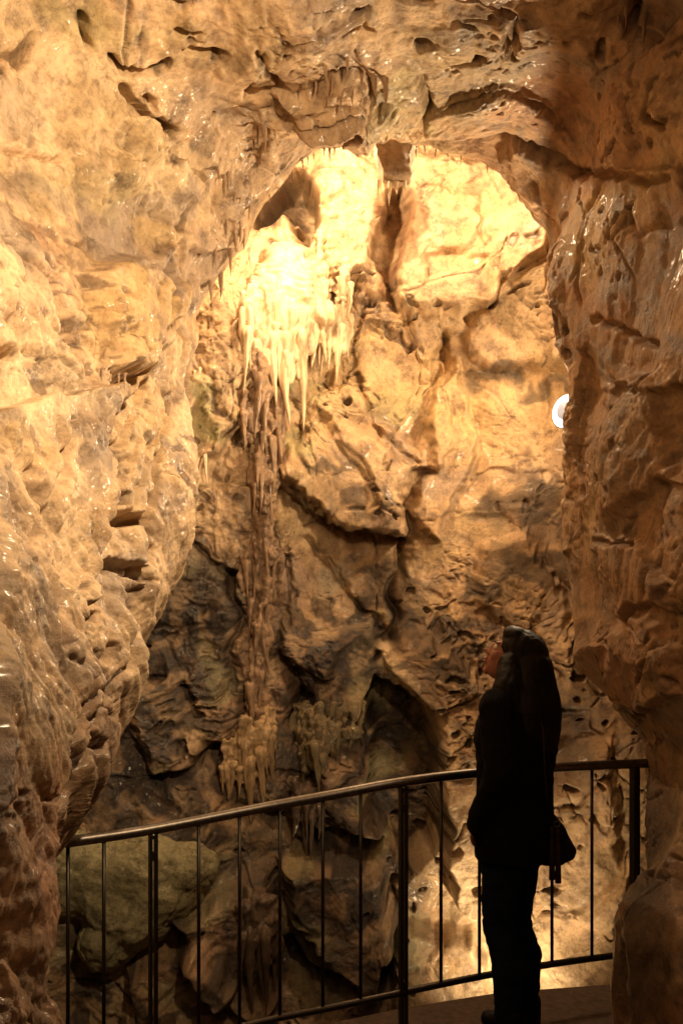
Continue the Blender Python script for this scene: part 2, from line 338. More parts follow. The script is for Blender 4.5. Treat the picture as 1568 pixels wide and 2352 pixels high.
# ---------------------------------------------------------------- near passage rock (walls and ceiling)
KEYS=[((85,3300,2.2),(-120,3900,1.5)),((95,2352,2.2),(-120,2500,1.6)),((98,2050,2.3),(-120,2150,1.7)),((120,1955,2.55),(-120,1900,1.75)),((218,1860,3.0),(-100,1750,1.8)),
 ((236,1700,3.3),(-100,1600,1.9)),((272,1500,3.6),(-100,1400,2.0)),((352,1350,3.9),(-80,1200,2.2)),((375,1150,4.1),(-80,1000,2.3)),((372,1000,4.2),(-80,800,2.4)),((384,850,4.3),(-80,600,2.5)),
 ((460,700,4.4),(-80,400,2.6)),((556,560,4.4),(-80,150,2.7)),((592,470,4.4),(-50,-60,2.9)),((680,372,4.4),(250,-80,3.0)),((780,320,4.4),(600,-80,3.0)),((870,305,4.4),(800,-80,3.0)),((960,335,4.4),(1000,-80,3.0)),
 ((1115,362,4.4),(1300,-80,3.0)),((1200,430,4.4),(1600,-60,3.0)),((1245,530,4.4),(1640,150,3.0)),((1250,650,4.4),(1640,400,3.0)),((1292,750,4.4),(1640,600,2.9)),((1330,860,4.4),(1640,800,2.9)),((1342,1000,4.35),(1640,1000,2.9)),
 ((1340,1200,4.3),(1640,1200,2.9)),((1330,1400,4.2),(1640,1400,2.9)),((1308,1540,4.15),(1640,1550,2.9)),((1425,1640,4.2),(1640,1650,2.9)),((1540,1720,4.3),(1680,1750,2.9)),((1545,1810,4.3),(1690,1850,2.9)),
 ((1480,2040,3.7),(1680,2050,2.8)),((1405,2110,3.4),(1660,2150,2.7)),((1388,2200,3.3),(1660,2300,2.6)),((1398,2352,3.3),(1660,2450,2.6)),((1405,2900,3.3),(1660,3100,2.6))]
def near_rock():
    E=np.array([tuple(W(*k[0])) for k in KEYS]); Mm=np.array([tuple(W(*k[1])) for k in KEYS])
    s=np.r_[0,np.cumsum(np.linalg.norm(np.diff((E+Mm)/2,axis=0),axis=1))]
    N=1560; ss=np.linspace(0,s[-1],N)
    def rs(A,k=9):
        B=np.stack([np.interp(ss,s,A[:,i]) for i in range(3)],1)
        ker=np.exp(-np.linspace(-2,2,2*k+1)**2); ker/=ker.sum()
        Bp=np.pad(B,((k,k),(0,0)),mode='edge')
        return np.stack([np.convolve(Bp[:,i],ker,'valid') for i in range(3)],1)
    Er=rs(E,12); Mr=rs(Mm,30)
    O=Mr.copy(); O[:,1]=-.7; O[:,0]=np.clip(Mr[:,0]*1.12,-1.05,1.4); O[:,2]=np.clip(Mr[:,2],-.5,3.3)
    out=np.stack([Er[:,0]-.2,np.zeros(N),Er[:,2]-2.2],1); out/=np.linalg.norm(out,axis=1)[:,None]
    B1=Er+out*.28+np.array([0,.14,0]); B2=Er+out*1.0+np.array([0,.75,0])
    ctrl=[B2+ (B2-B1),B2,B1,Er,Mr,O,O+(O-Mr)]
    rows=[20,40,510,60]; R=[]; TT=[]
    for k in range(4):
        p0,p1,p2,p3=ctrl[k],ctrl[k+1],ctrl[k+2],ctrl[k+3]
        l01=np.linalg.norm(p1-p0,axis=1)[:,None];l12=np.linalg.norm(p2-p1,axis=1)[:,None];l23=np.linalg.norm(p3-p2,axis=1)[:,None]
        m1=((p2-p1)/l12*l01+(p1-p0)/l01*l12)/(l01+l12)*l12; m2=((p3-p2)/l23*l12+(p2-p1)/l12*l23)/(l12+l23)*l12
        for j in range(rows[k]):
            t=j/rows[k]; R.append((2*t**3-3*t*t+1)*p1+(t**3-2*t*t+t)*m1+(-2*t**3+3*t*t)*p2+(t**3-t*t)*m2); TT.append(k+t)
    P=np.array(R); TT=np.array(TT)
    n,m,_=P.shape
    gu=np.gradient(P,axis=0); gv=np.gradient(P,axis=1); Nn=np.cross(gu,gv); Nn/=np.linalg.norm(Nn,axis=2)[...,None]+1e-9
    c=np.array([.1,2.0,1.8]); sgn=np.sign(np.sum(Nn*(c-P),-1)); 
    if np.median(sgn)<0: Nn=-Nn
    yy=np.maximum(P[...,1],.3)
    px=CX+F*P[...,0]/yy; py=CY-F*(P[...,2]-CH)/yy
    pf=P.reshape(-1,3); n1=pn(pf*2.5,51).reshape(n,m); n2=pn(pf*8,52).reshape(n,m); n3=pn(pf*2.5,53).reshape(n,m); n9=pn(pf*24,54).reshape(n,m)
    wx=px+26*n1+15*n2+6*n9; wy=py+26*n3+15*n2-6*n9
    feats=[([(175,640),(290,590),(350,720),(315,875),(225,870),(180,770)],.11,14),
      ([(-600,960),(100,930),(230,900),(215,1000),(200,1250),(140,1400),(130,1560),(80,1700),(60,1900),(60,1980),(40,2500),(-600,2500)],.11,10),
      ([(212,1135),(250,1150),(290,1145),(285,1170),(215,1165)],-.11,6),([(205,1190),(250,1180),(335,1195),(330,1300),(315,1215),(210,1212)],-.12,6),([(190,1290),(240,1286),(315,1305),(325,1345),(250,1310)],-.10,6),
      ([(225,300),(330,280),(480,420),(470,480),(300,370)],.08,10),([(215,860),(310,872),(300,896),(235,890)],-.13,6),
      ([(640,200),(800,150),(900,250),(820,300),(700,270)],.08,12),([(500,280),(600,300),(620,420),(540,480)],-.06,20),
      ([(1150,390),(1600,400),(1600,900),(1370,900),(1280,560)],.05,12),([(1380,900),(1500,860),(1560,1100),(1400,1200)],.05,12),
      ([(1370,1230),(1470,1240),(1540,1400),(1380,1420)],.05,10),([(1350,1450),(1500,1420),(1560,1600),(1420,1620)],.05,12),
      ([(380,760),(480,560),(560,600),(450,780)],-.07,16),([(270,420),(400,470),(400,660),(290,600)],-.06,16),([(300,620),(420,560),(400,760),(350,800)],.05,12),
      ([(140,1410),(210,1405),(205,1425),(150,1430)],-.08,6),
      ([(1440,2080),(1600,1980),(1600,2400),(1430,2400)],.05,20)]
    off=np.zeros((n,m))
    for poly,a,sf in feats: off+=a*sm(-sf,sf,polysd(wx,wy,poly))
    cracks=[([(245,100),(265,135),(310,155),(375,158)],.14,9),([(262,185),(280,235),(345,278),(405,296)],.16,10),([(10,92),(60,110),(75,90)],.15,11),([(440,118),(515,132)],.14,9),([(180,30),(195,90)],.11,8),([(420,60),(465,75)],.11,8),([(330,230),(350,250)],.08,7),
      ([(800,48),(850,50)],.08,7),([(1140,365),(1230,392),(1400,398),(1568,425)],.07,8),([(970,200),(975,320)],.08,9),([(1450,0),(1440,60)],.07,7),([(1160,60),(1180,130)],.06,7),
      ([(0,805),(35,830)],.09,6),([(1370,1240),(1460,1250)],.07,7),([(1550,180),(1545,270),(1568,290)],.08,7),
      ([(440,560),(400,700),(380,760)],.05,12),([(1390,730),(1500,790)],.05,8),([(1400,950),(1390,1080)],.05,8),([(60,330),(160,360)],.06,7),([(600,100),(640,180),(560,220)],.06,8),
      ([(450,480),(400,620),(330,700)],.05,9),([(0,560),(90,640),(120,760)],.05,8),([(330,880),(260,1000),(240,1130)],.04,7),([(390,900),(340,1150),(300,1400)],.04,7),([(100,700),(150,830),(190,900)],.04,8),([(370,750),(385,765)],.08,7),([(230,1700),(150,1850)],.05,10),
      ([(360,950),(300,1180)],.03,6),([(300,1000),(255,1180)],.03,5),([(120,1000),(60,1250),(40,1500)],.035,7),([(40,1100),(0,1300)],.03,7),([(280,1450),(200,1700)],.04,7),([(230,1480),(170,1700)],.035,7)]
    for ln,a,sf in cracks: off-=a*np.exp(-(lined(wx,wy,ln)/sf)**2)
    flow=1.0*np.clip(1.6-((px-320)/220)**2-((py-1300)/620)**2,0,1)+1.0*np.clip(1.6-((px-40)/220)**2-((py-1450)/950)**2,0,1)+.6*np.clip(1.2-((px-420)/130)**2-((py-620)/230)**2,0,1)+.45*np.clip(1.2-((px-1480)/140)**2-((py-1100)/700)**2,0,1)
    flow=np.clip(flow,0,1)
    det=(.95-.3*sm(1150,1400,px)*sm(300,600,py)).reshape(-1)
    rg=(.40*(1-sm(350,600,py))).reshape(-1)
    h,cav=rock(pf*1.1,.82,flow.reshape(-1),(.45,-.25),det=det,rough=rg); h=h.reshape(n,m); cav=cav.reshape(n,m)
    fade=sm(-.2,1.4,P[...,1])*(.4+.6*sm(2.0,2.3,TT))[:,None]
    lat=np.stack([pn(pf*6,61),pn(pf*6,62),pn(pf*6,63)],-1).reshape(n,m,3)*.012+np.stack([pn(pf*17,64),pn(pf*17,65),pn(pf*17,66)],-1).reshape(n,m,3)*.004
    P2=P+Nn*(off*(.4+.6*sm(2.0,2.15,TT))[:,None]+(h-.01)*fade)[...,None]+lat
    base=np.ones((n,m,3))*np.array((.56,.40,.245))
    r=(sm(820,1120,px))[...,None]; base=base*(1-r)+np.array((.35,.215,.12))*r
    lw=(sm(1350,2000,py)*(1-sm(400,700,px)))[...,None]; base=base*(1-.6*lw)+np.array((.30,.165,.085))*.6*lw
    pat=[(280,500,110,110,grey,.8),(260,740,110,150,gold,.8),(60,900,80,120,cream,.6),(60,700,90,90,peach,.6),(200,1780,90,220,brown,.85),(60,1980,90,300,redb,.7),(170,1560,100,120,(.32,.21,.13),.5),(60,2300,90,150,brown,.6),
      (760,230,180,130,(.36,.24,.14),.6),(560,380,110,110,(.36,.26,.17),.5),(1050,200,160,150,(.28,.215,.12),.6),(930,250,60,80,green,.3),(200,200,220,140,cream,.4),(380,350,80,50,cream,.6),(480,600,70,120,(.32,.24,.18),.6),
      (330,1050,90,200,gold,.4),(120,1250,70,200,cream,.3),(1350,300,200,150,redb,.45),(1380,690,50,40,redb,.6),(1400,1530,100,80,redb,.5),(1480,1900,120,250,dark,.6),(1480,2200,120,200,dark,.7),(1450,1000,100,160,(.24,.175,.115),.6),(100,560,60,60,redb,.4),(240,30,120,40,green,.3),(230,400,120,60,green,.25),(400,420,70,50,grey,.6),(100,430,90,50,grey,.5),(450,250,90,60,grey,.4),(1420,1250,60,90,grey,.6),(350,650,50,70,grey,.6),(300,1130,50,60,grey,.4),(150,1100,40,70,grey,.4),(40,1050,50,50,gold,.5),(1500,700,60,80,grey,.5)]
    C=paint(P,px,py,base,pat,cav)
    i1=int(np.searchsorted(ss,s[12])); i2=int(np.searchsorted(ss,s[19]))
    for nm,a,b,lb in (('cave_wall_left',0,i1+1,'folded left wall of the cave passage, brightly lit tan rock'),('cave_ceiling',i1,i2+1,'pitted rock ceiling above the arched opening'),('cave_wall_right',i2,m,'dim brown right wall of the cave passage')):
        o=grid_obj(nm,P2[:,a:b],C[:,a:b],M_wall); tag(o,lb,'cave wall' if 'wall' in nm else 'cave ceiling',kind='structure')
    return P2
near=near_rock(); tn=time.time()-T0
npx=CX+F*near[...,0]/np.maximum(near[...,1],.3); npy=CY-F*(near[...,2]-CH)/np.maximum(near[...,1],.3)
fpx=CX+F*far[...,0]/far[...,1]; fpy=CY-F*(far[...,2]-CH)/far[...,1]
def attach(px,py,which='near',rad=6):
    A,B,P=(npx,npy,near) if which=='near' else (fpx,fpy,far)
    d=np.abs(A-px)+np.abs(B-py)
    if which=='near': d=np.where(near[...,1]<1.0,1e9,d)
    k=d<rad*1.3
    if not k.any(): k=d<=d.min()+1e-6
    pts=P[k]; return Vector(pts[np.argmin(pts[:,1])].tolist())
fs=np.ascontiguousarray(fpx[::3,::3]),np.ascontiguousarray(fpy[::3,::3]),np.ascontiguousarray(far[::3,::3,1])
def fdep(px,py):
    k=(np.abs(fs[0]-px)+np.abs(fs[1]-py))<20; return float(np.percentile(fs[2][k],30)) if k.any() else 5.4
# ---------------------------------------------------------------- stalactites
def stal_bm(base,L,r,lean=(0,0),sides=16,rows=22,seed=0,flare=1.5,fl=.18,top=.04):
    rd=random.Random(seed); bm=bmesh.new(); rings=[]
    ph=[rd.uniform(0,6.28) for _ in range(5)]; w=rd.uniform(.3,1.1)*r; pw=rd.uniform(.6,1.0)
    for i in range(rows+1):
        t=i/rows; rr=r*((1-t)**pw)*(1+ .11*math.sin(t*15+ph[0])+.07*math.sin(t*29+ph[1]))
        rr*=1+(flare-1)*max(0,1-t/.3)**2
        rr*=min(1,.25+(t/.12)**.5)
        rr=max(rr,r*.05)
        cx=base[0]+lean[0]*t*L+w*.5*math.sin(t*4+ph[2])*t; cy=base[1]+lean[1]*t*L+w*.4*math.cos(t*5+ph[3])*t+.03*(1-min(1,t/.15)); cz=base[2]+top-(L+top)*t
        rings.append([bm.verts.new((cx+rr*(1+fl*math.sin(3*a+ph[4]+t*2)+fl*.5*math.sin(7*a+ph[1]))*math.cos(a),cy+rr*(1+fl*math.sin(4*a+ph[0]))*math.sin(a),cz)) for a in [2*math.pi*k/sides for k in range(sides)]])
    for i in range(rows):
        for k in range(sides): bm.faces.new((rings[i][k],rings[i][(k+1)%sides],rings[i+1][(k+1)%sides],rings[i+1][k]))
    bm.faces.new(rings[0][::-1]); bm.faces.new(rings[-1]); return bm
def local(bm,o):
    bmesh.ops.translate(bm,verts=bm.verts,vec=-Vector(o.location)); return bm
def formation(name,loc,label,cat,blobs,spikes,mat,disp,vox=.012,mats=None,out=.0,jit=.0,mass=1.0,sm_it=2):
    root=thing(name,loc,label,cat); lo=Vector(loc); rj=random.Random(len(label))
    bm=Soup()
    for (px,py,rx,ry,rz) in blobs:
        dd=fdep(px,py)-out; c=W(px,py,dd); k=dd/F; ell(bm,c-lo,(rx*k,ry,rz*k),3)
    todo=[]
    for i,(bx,by,tip,w,pr) in enumerate(spikes):
        by+=rj.uniform(-20,10)*jit*2; tip+=rj.uniform(-35,15)*jit*2*(w<22); w*=1+rj.uniform(-.4,.5)*jit*2*(w<22)
        dd=fdep(bx,by)-out-pr*(1+rj.uniform(-.5,.3)*jit*2); b=W(bx,by,dd); k=dd/F; L=max(.03,(tip-by)*k); r=w*.5*k
        cap(bm,b-lo+Vector((rj.uniform(-.02,.02),.07,.14)),b-lo+Vector((0,.012,-L*.45)),r*1.6*mass,r*.75)
        todo.append((b,L,r,i))
    remesh(bm,'flowstone_mass',vox,mat,root,sm_it,disp)
    for b,L,r,i in todo:
        mesh_obj('stalactite',local(stal_bm(b,L,r,(random.uniform(-.1,.1),0),seed=i*7+len(label)),root),mats or mat,root)
    return root
def ripple(p):
    q=p*np.array([5,5,24.]); v=p*np.array([20,20,1.8]); k=sm(.05,.4,p[:,2])
    return .030*np.abs(pn(q+pn(p*4)[:,None]*1.4,71))*k*1.3+.06*np.abs(pn(v,72))*(1.1-k)-.018+.03*pn(p*5,73)+.010*pn(p*13,78)+.004*pn(p*30,74)
def vert(p): return .060*np.abs(pn(p*np.array([18,18,3.]),75))-.025+.03*pn(p*6,76)+.028*pn(p*14,79)+.014*pn(p*34,77)
def rough_vert(p): return .065*np.abs(pn(p*np.array([20,20,3.2]),75))-.03+.03*pn(p*7,76)+.028*pn(p*15,79)+.012*pn(p*34,77)
rs=random.Random(9)
extra=[]
for k in range(34):
    x=rs.uniform(562,798); y=rs.uniform(640,765)+max(0,(640-x))*.3; ln=rs.uniform(70,165)*(1.0 if x<760 else .6)
    extra.append((x,y,min(y+ln,930),rs.uniform(12,24),rs.uniform(.05,.14)))
formation('flowstone_formation',W(650,740,5.35),'large cream flowstone mass under the arch peak, ending in long hanging stalactites','flowstone',
  [(648,600,56,.12,50),(640,645,70,.14,60),(665,680,98,.15,62),(610,735,48,.15,85),(700,725,80,.14,60),(748,755,45,.11,45),(590,810,32,.12,65),(735,600,14,.09,70),(640,790,48,.12,60),(680,785,40,.11,48)],
  [(655,770,985,40,.14),(688,760,990,32,.13),(640,770,905,30,.13),(618,770,930,34,.13),(600,780,890,30,.12),(585,790,895,26,.1),(705,740,858,24,.13),(722,740,845,24,.13),(738,745,832,22,.12),(752,745,852,22,.12),(768,750,882,26,.12),(785,750,864,22,.11),(800,765,828,17,.06),(672,760,895,24,.14),(630,750,855,22,.14),(570,750,855,22,.08)]+extra,
  M_flow,ripple,out=.05,vox=.010,sm_it=4)
formation('stalactite_cluster',W(615,950,5.35),'brown shadowed stalactite bunch directly below the cream flowstone','stalactites',
  [(605,900,34,.13,75),(620,980,34,.11,70),(602,1080,34,.11,70),(606,1150,30,.1,60),(575,960,24,.09,60)],
  [(595,880,1010,26,.1),(612,890,1045,26,.13),(632,900,1095,26,.12),(648,930,1075,20,.1),(580,900,980,22,.08),(600,1080,1170,18,.1),(618,1100,1220,14,.1),(632,1080,1160,16,.1),(590,1090,1150,14,.08),(570,1000,1060,16,.05),(560,960,1040,14,.05),(640,1000,1110,16,.08),(606,1000,1090,20,.1),(624,1020,1130,18,.1),(585,1130,1190,14,.07)],
  M_brownst,vert,out=.03,jit=.4,vox=.01)
formation('dripstone_column',W(590,1500,5.35),'ribbed brown dripstone column on the dark lower wall','dripstone column',
  [(604,1200,32,.09,70),(598,1260,36,.10,70),(592,1330,36,.10,70),(586,1400,30,.09,70),(594,1470,28,.09,70),(586,1540,28,.09,70),(592,1610,32,.095,60),(594,1670,36,.10,50),(560,1320,18,.07,60),(634,1310,20,.07,70)],
  [(564,1290,1400,16,.06),(630,1300,1410,15,.06),(608,1620,1700,18,.09),(577,1400,1500,18,.08),(604,1450,1560,18,.08),(614,1330,1440,16,.07),(590,1530,1620,18,.08),(572,1590,1680,17,.08),(605,1240,1350,16,.09),(586,1320,1430,16,.09),(600,1560,1650,16,.09),(590,1440,1530,16,.09)],M_col,rough_vert,out=.0,jit=.4,vox=.01)
formation('stalactite_cluster',W(570,1720,5.2),'tan stalactite cluster ending the column, just above the handrail','stalactites',
  [(590,1715,28,.09,44),(560,1752,22,.08,30),(602,1745,22,.08,46),(526,1770,14,.07,20)],
  [(520,1772,1855,18,.08),(536,1765,1848,15,.08),(572,1750,1890,30,.12),(596,1740,1866,25,.12),(618,1700,1812,24,.1),(552,1768,1838,18,.1),(508,1770,1820,12,.06),(585,1765,1856,16,.12),(630,1695,1760,14,.08),(562,1725,1805,20,.12),(606,1715,1788,20,.12)],
  rockmat('tan_dripstone',False,(.42,.295,.16),bump=.7,rough=(.35,.6),coat=.2,vstretch=.4,spk=.6),vert,out=.02,jit=.35,vox=.01,mass=1.1)
formation('stalactite_cluster',W(765,1700,5.2),'broad dark olive brown drapery with short stalactites, right of the tan cluster','stalactites',
  [(735,1680,40,.08,26),(785,1680,32,.06,18),(705,1720,18,.07,46),(735,1730,24,.08,46),(690,1650,22,.06,46)],
  [(700,1740,1815,22,.06),(722,1730,1825,26,.07),(742,1730,1835,20,.07),(760,1690,1765,18,.06),(775,1680,1755,18,.06),(792,1680,1748,16,.05),(808,1680,1758,16,.04),(826,1670,1730,13,.03),(690,1690,1770,16,.05),(730,1700,1780,22,.08),(712,1690,1770,18,.08)],
  rockmat('olive_dripstone',False,(.175,.135,.07),bump=.8,rough=(.35,.6),coat=.2,vstretch=.4,spk=.6),vert,out=.01,jit=.5,vox=.01)
M_dk=rockmat('dark_dripstone',False,(.12,.08,.05),bump=.8,rough=(.35,.6),coat=.2,vstretch=.4,spk=.5)
formation('stalactite_cluster',W(700,1890,5.2),'dark brown stalactites seen between the rails below the drapery','stalactites',
  [(700,1840,24,.09,40),(690,1885,16,.08,40),(730,1880,15,.07,32)],
  [(680,1860,1945,18,.08),(696,1870,1990,22,.08),(715,1870,1980,18,.08),(735,1870,1950,16,.06),(705,1850,1930,18,.1)],M_dk,vert,out=.02,jit=.5)
formation('stalactite_cluster',W(600,2200,4.7),'dark ribbed drip curtain low behind the railing','stalactites',
  [(590,2140,34,.09,45),(620,2160,26,.09,55),(580,2190,22,.09,55)],
  [(575,2150,2330,26,.1),(592,2140,2300,24,.1),(610,2150,2340,24,.1),(630,2150,2290,20,.08),(560,2150,2260,18,.08)],
  M_dk,vert,out=.02,jit=.4,mass=1.3)
def single(px,py,L,w,label,group,which='near',mat=M_brownst):
    p=attach(px,py,which); k=p.y/F
    bm=stal_bm(Vector((0,0,0)),L*k,w*.5*k,(random.uniform(-.1,.1),0),sides=12,rows=14,seed=int(px*3+py),flare=1.9,fl=.12)
    o=mesh_obj('stalactite',bm,mat); o.location=p+Vector((0,.02,.01)); tag(o,label,'stalactite',group)
def scatter(lst,label,group,which='near',mat=M_brownst):
    for (x,y,L,w) in lst: single(x,y,L,w,label,group,which,mat)
scatter([(745,150,50,16),(768,170,55,18),(790,175,60,18),(812,190,55,16),(835,200,40,14),(860,175,60,22),(880,180,70,24),(725,190,35,12),(700,180,30,12),(800,130,45,14),(850,230,40,12),(756,200,50,14),(780,215,40,12),(825,160,50,14)],
  'small brown stalactite in the knot hanging from the ceiling above the arch','stalactites in the ceiling knot above the arch')
scatter([(590,290,60,14),(602,285,80,16),(615,300,50,12),(580,320,40,10),(628,290,40,12),(600,350,40,10)],
  'dark narrow stalactite left of the ceiling knot, above the arch','dark stalactites left of the ceiling knot')
scatter([(500,380,50,12),(515,400,55,12),(530,390,45,10),(545,420,50,12),(560,440,40,10),(575,470,40,10),(520,490,60,16),(540,520,60,18),(500,560,60,14),(555,500,60,16),(535,570,70,16),(515,620,70,16),(490,640,60,14),(565,530,45,12)],
  'short stalactite dripping from the left shoulder of the arch','stalactites on the left shoulder of the arch')
scatter([(672,396,24,8),(684,392,30,8),(694,388,26,7),(706,372,20,6),(745,350,26,8),(756,346,40,8),(768,344,26,7),(720,362,18,6),(645,425,20,7),(625,445,20,7)],
  'tiny tooth-like stalactite on the rim at the arch peak','tiny stalactites along the arch rim')
scatter([(1440,10,60,14),(1460,20,50,14),(1478,20,90,14),(1425,30,40,10),(1500,40,40,10)],
  'thin stalactite at the top right corner of the ceiling','stalactites at the top right of the ceiling')
scatter([(1000,365,20,7),(1030,372,18,6),(1060,380,18,6),(975,360,24,8),(1120,400,16,6),(955,362,30,9)],
  'tiny stalactite on the rim right of the hanging slab','tiny stalactites right of the hanging slab')
scatter([(650,1382,18,7),(664,1380,20,7),(678,1378,18,7),(692,1377,20,7),(706,1377,17,6),(720,1380,16,6)],
  'tiny stalactite in the fringe on the dark wall right of the column','fringe of tiny stalactites beside the column','far')
scatter([(238,868,20,8),(252,872,24,8),(268,874,20,8),(284,874,24,9),(300,870,20,8)],
  'stubby stalactite under the golden boss on the left wall','stubs under the golden boss')
scatter([(455,850,60,8),(462,1040,80,12),(470,1060,60,10),(448,860,30,6)],
  'thin pale stalactite on the green tinted drapery beside the left wall','thin stalactites beside the left wall','far',M_flow)
ts=time.time()-T0
def extr_poly(poly,d,th,loc):
    bm=bmesh.new(); f=[bm.verts.new(W(x,y,d)-Vector(loc)+Vector((0,-th/2,0))) for x,y in poly]; b=[bm.verts.new(W(x,y,d)-Vector(loc)+Vector((0,th/2,0))) for x,y in poly]
    bm.faces.new(f); bm.faces.new(b[::-1]); n=len(poly)
    for i in range(n): bm.faces.new((f[i],b[i],b[(i+1)%n],f[(i+1)%n]))
    return bm
ls=W(895,360,4.6)
o=remesh(extr_poly([(830,220),(960,240),(948,350),(940,412),(905,418),(878,410),(866,375),(852,320)],4.6,.12,ls),'hanging_rock_slab',.01,M_slab,None,4,lambda p:.02*pn(p*7,81)+.012*pn(p*20,82))
o.location=ls; tag(o,'grey brown rock slab hanging from the arch peak','rock slab')
for x,L in ((895,62),(868,40),(912,36),(930,30)):
    b=stal_bm(Vector((0,0,0)),L*4.6/F,5*4.6/F,seed=x,sides=10,rows=12,top=.01); s=mesh_obj('straw_stalactite',b,M_flow); s.location=W(x,412,4.6); tag(s,'thin pale straw stalactite hanging below the rock slab','stalactite','straws below the hanging slab')
lb=W(330,2060,4.85); S=Soup()
for (x,y,rx,ry,rz,dd) in ((240,2020,125,.22,112,4.9),(330,1998,135,.22,88,4.9),(420,1990,80,.18,58,4.88),(300,2090,105,.22,95,4.89),(250,2150,72,.2,72,4.88),(160,2010,110,.22,110,4.9),(365,2045,92,.2,66,4.88)):
    c=W(x,y,dd)-lb; ell(S,c,(rx*dd/F,ry,rz*dd/F),3)
def bdisp(p):
    a,e=worley(p*np.array([2.2,2.2,2.6])+pn(p*5,87)[:,None]*.2,5)
    return .04*pn(p*2.5,83)+.012*a+.018*pn(p*6,84)+.012*pn(p*14,86)+.007*pn(p*34,85)-.012*np.exp(-(e/.018)**2)
o=remesh(S,'boulder',.012,M_bould,None,24,bdisp); o.location=lb
tag(o,'greenish tan boulder behind the left end of the railing','boulder')
xs=np.linspace(-2.8,2.8,160); ys=np.linspace(2.0,6.5,140); YY,XX=np.meshgrid(ys,xs,indexing='ij'); P=np.stack([XX,YY,np.full_like(XX,-1.5)],-1)
h,cv=rock(P.reshape(-1,3)*1.0,1.4); P[...,2]+=h.reshape(XX.shape)*1.6
o=grid_obj('cave_floor',P,np.ones((*XX.shape,3))*np.array((.3,.2,.12)),M_wall); tag(o,'rubble floor of the pit below the walkway','cave floor',kind='structure')
# ---------------------------------------------------------------- railing and walkway
FZ=.05
RP=[(150,3.05,.887),(350,3.2,.902),(600,3.32,.96),(760,3.34,1.005),(925,3.37,1.052),(1100,3.48,1.072),(1280,3.62,1.076),(1492,3.78,1.072)]
RX=[((px-CX)*d/F,d,z) for px,d,z in RP]
def cr(pts,n=24):
    out=[]; q=[pts[0]]+pts+[pts[-1]]
    for i in range(1,len(q)-2):
        for j in range(n):
            t=j/n; out.append(tuple(.5*((2*q[i][k])+(-q[i-1][k]+q[i+1][k])*t+(2*q[i-1][k]-5*q[i][k]+4*q[i+1][k]-q[i+2][k])*t*t+(-q[i-1][k]+3*q[i][k]-3*q[i+1][k]+q[i+2][k])*t**3) for k in range(3)))
    out.append(pts[-1]); return out
crv=cr(RX)
for _ in range(60): crv=[crv[0]]+[tuple((crv[i-1][k]+2*crv[i][k]+crv[i+1][k])/4 for k in range(3)) for i in range(1,len(crv)-1)]+[crv[-1]]
BR=.815
def onrail(px):
    b=min(range(len(crv)),key=lambda i:abs(CX+F*crv[i][0]/crv[i][1]-px)); i0=max(0,b-1); i1=min(len(crv)-1,b+1)
    a=math.atan2(crv[i1][1]-crv[i0][1],crv[i1][0]-crv[i0][0]); return crv[b],a
rail=thing('railing',(0.3,3.3,FZ),'curved steel railing with round handrail and thin balusters along the walkway edge','railing')
O=Vector(rail.location)
bm=bmesh.new(); tube(bm,[Vector(p)-O for p in crv],.020,20); mesh_obj('handrail',bm,M_steel,rail)
bm=bmesh.new(); tube(bm,[Vector((x,y,z-BR))-O for x,y,z in crv],.014,14); mesh_obj('bottom_rail',bm,M_dsteel,rail)
for px in (350,925,1455):
    (x,y,z),a=onrail(px); bm=bmesh.new(); zt=z-.016
    for s in (-1,1):
        box(bm,Vector((x+math.cos(a)*.010*s,y+math.sin(a)*.010*s,(zt-.12)/2))-O,(.010,.034,zt+.12),a)
    for zz in (z-.1,z-BR+.03): box(bm,Vector((x,y,zz))-O,(.012,.028,.03),a)
    bmesh.ops.bevel(bm,geom=bm.edges[:],offset=.0015,segments=1); p=mesh_obj('post',bm,M_dsteel,rail,False)
    bm=bmesh.new(); tube(bm,[Vector((x,y,zz))-O for zz in (z-.035,z-.015)],.012,10); mesh_obj('bracket',bm,M_steel,p)
    bm=bmesh.new(); box(bm,Vector((x,y,FZ+.006))-O,(.09,.08,.008),a); mesh_obj('base_plate',bm,M_dsteel,p,False)
for px in (158,240,460,555,645,740,830,1015,1100,1185,1268,1362):
    (x,y,z),a=onrail(px); bm=bmesh.new(); tube(bm,[Vector((x,y,zz))-O for zz in (z-BR,z-.4,z-.01)],.0068,10); mesh_obj('baluster',bm,M_dsteel,rail)
edge=[(100,2.75),(200,2.95),(500,3.3),(750,3.52),(925,3.68),(1150,3.85),(1370,3.93),(1560,4.0)]
poly=[((px-CX)*d/F,d) for px,d in edge]+[(1.7,3.9),(1.7,-.7),(-1.2,-.7),(-1.2,2.6)]
bm=bmesh.new(); top=[bm.verts.new((x,y,FZ)) for x,y in poly]; bot=[bm.verts.new((x,y,FZ-.16)) for x,y in poly]
bm.faces.new(top); bm.faces.new(bot[::-1])
for i in range(len(poly)): bm.faces.new((top[i],bot[i],bot[(i+1)%len(poly)],top[(i+1)%len(poly)]))
bmesh.ops.recalc_face_normals(bm,faces=bm.faces[:])
tag(mesh_obj('walkway',bm,M_conc,None,False),'brown concrete viewing walkway','walkway',kind='structure')
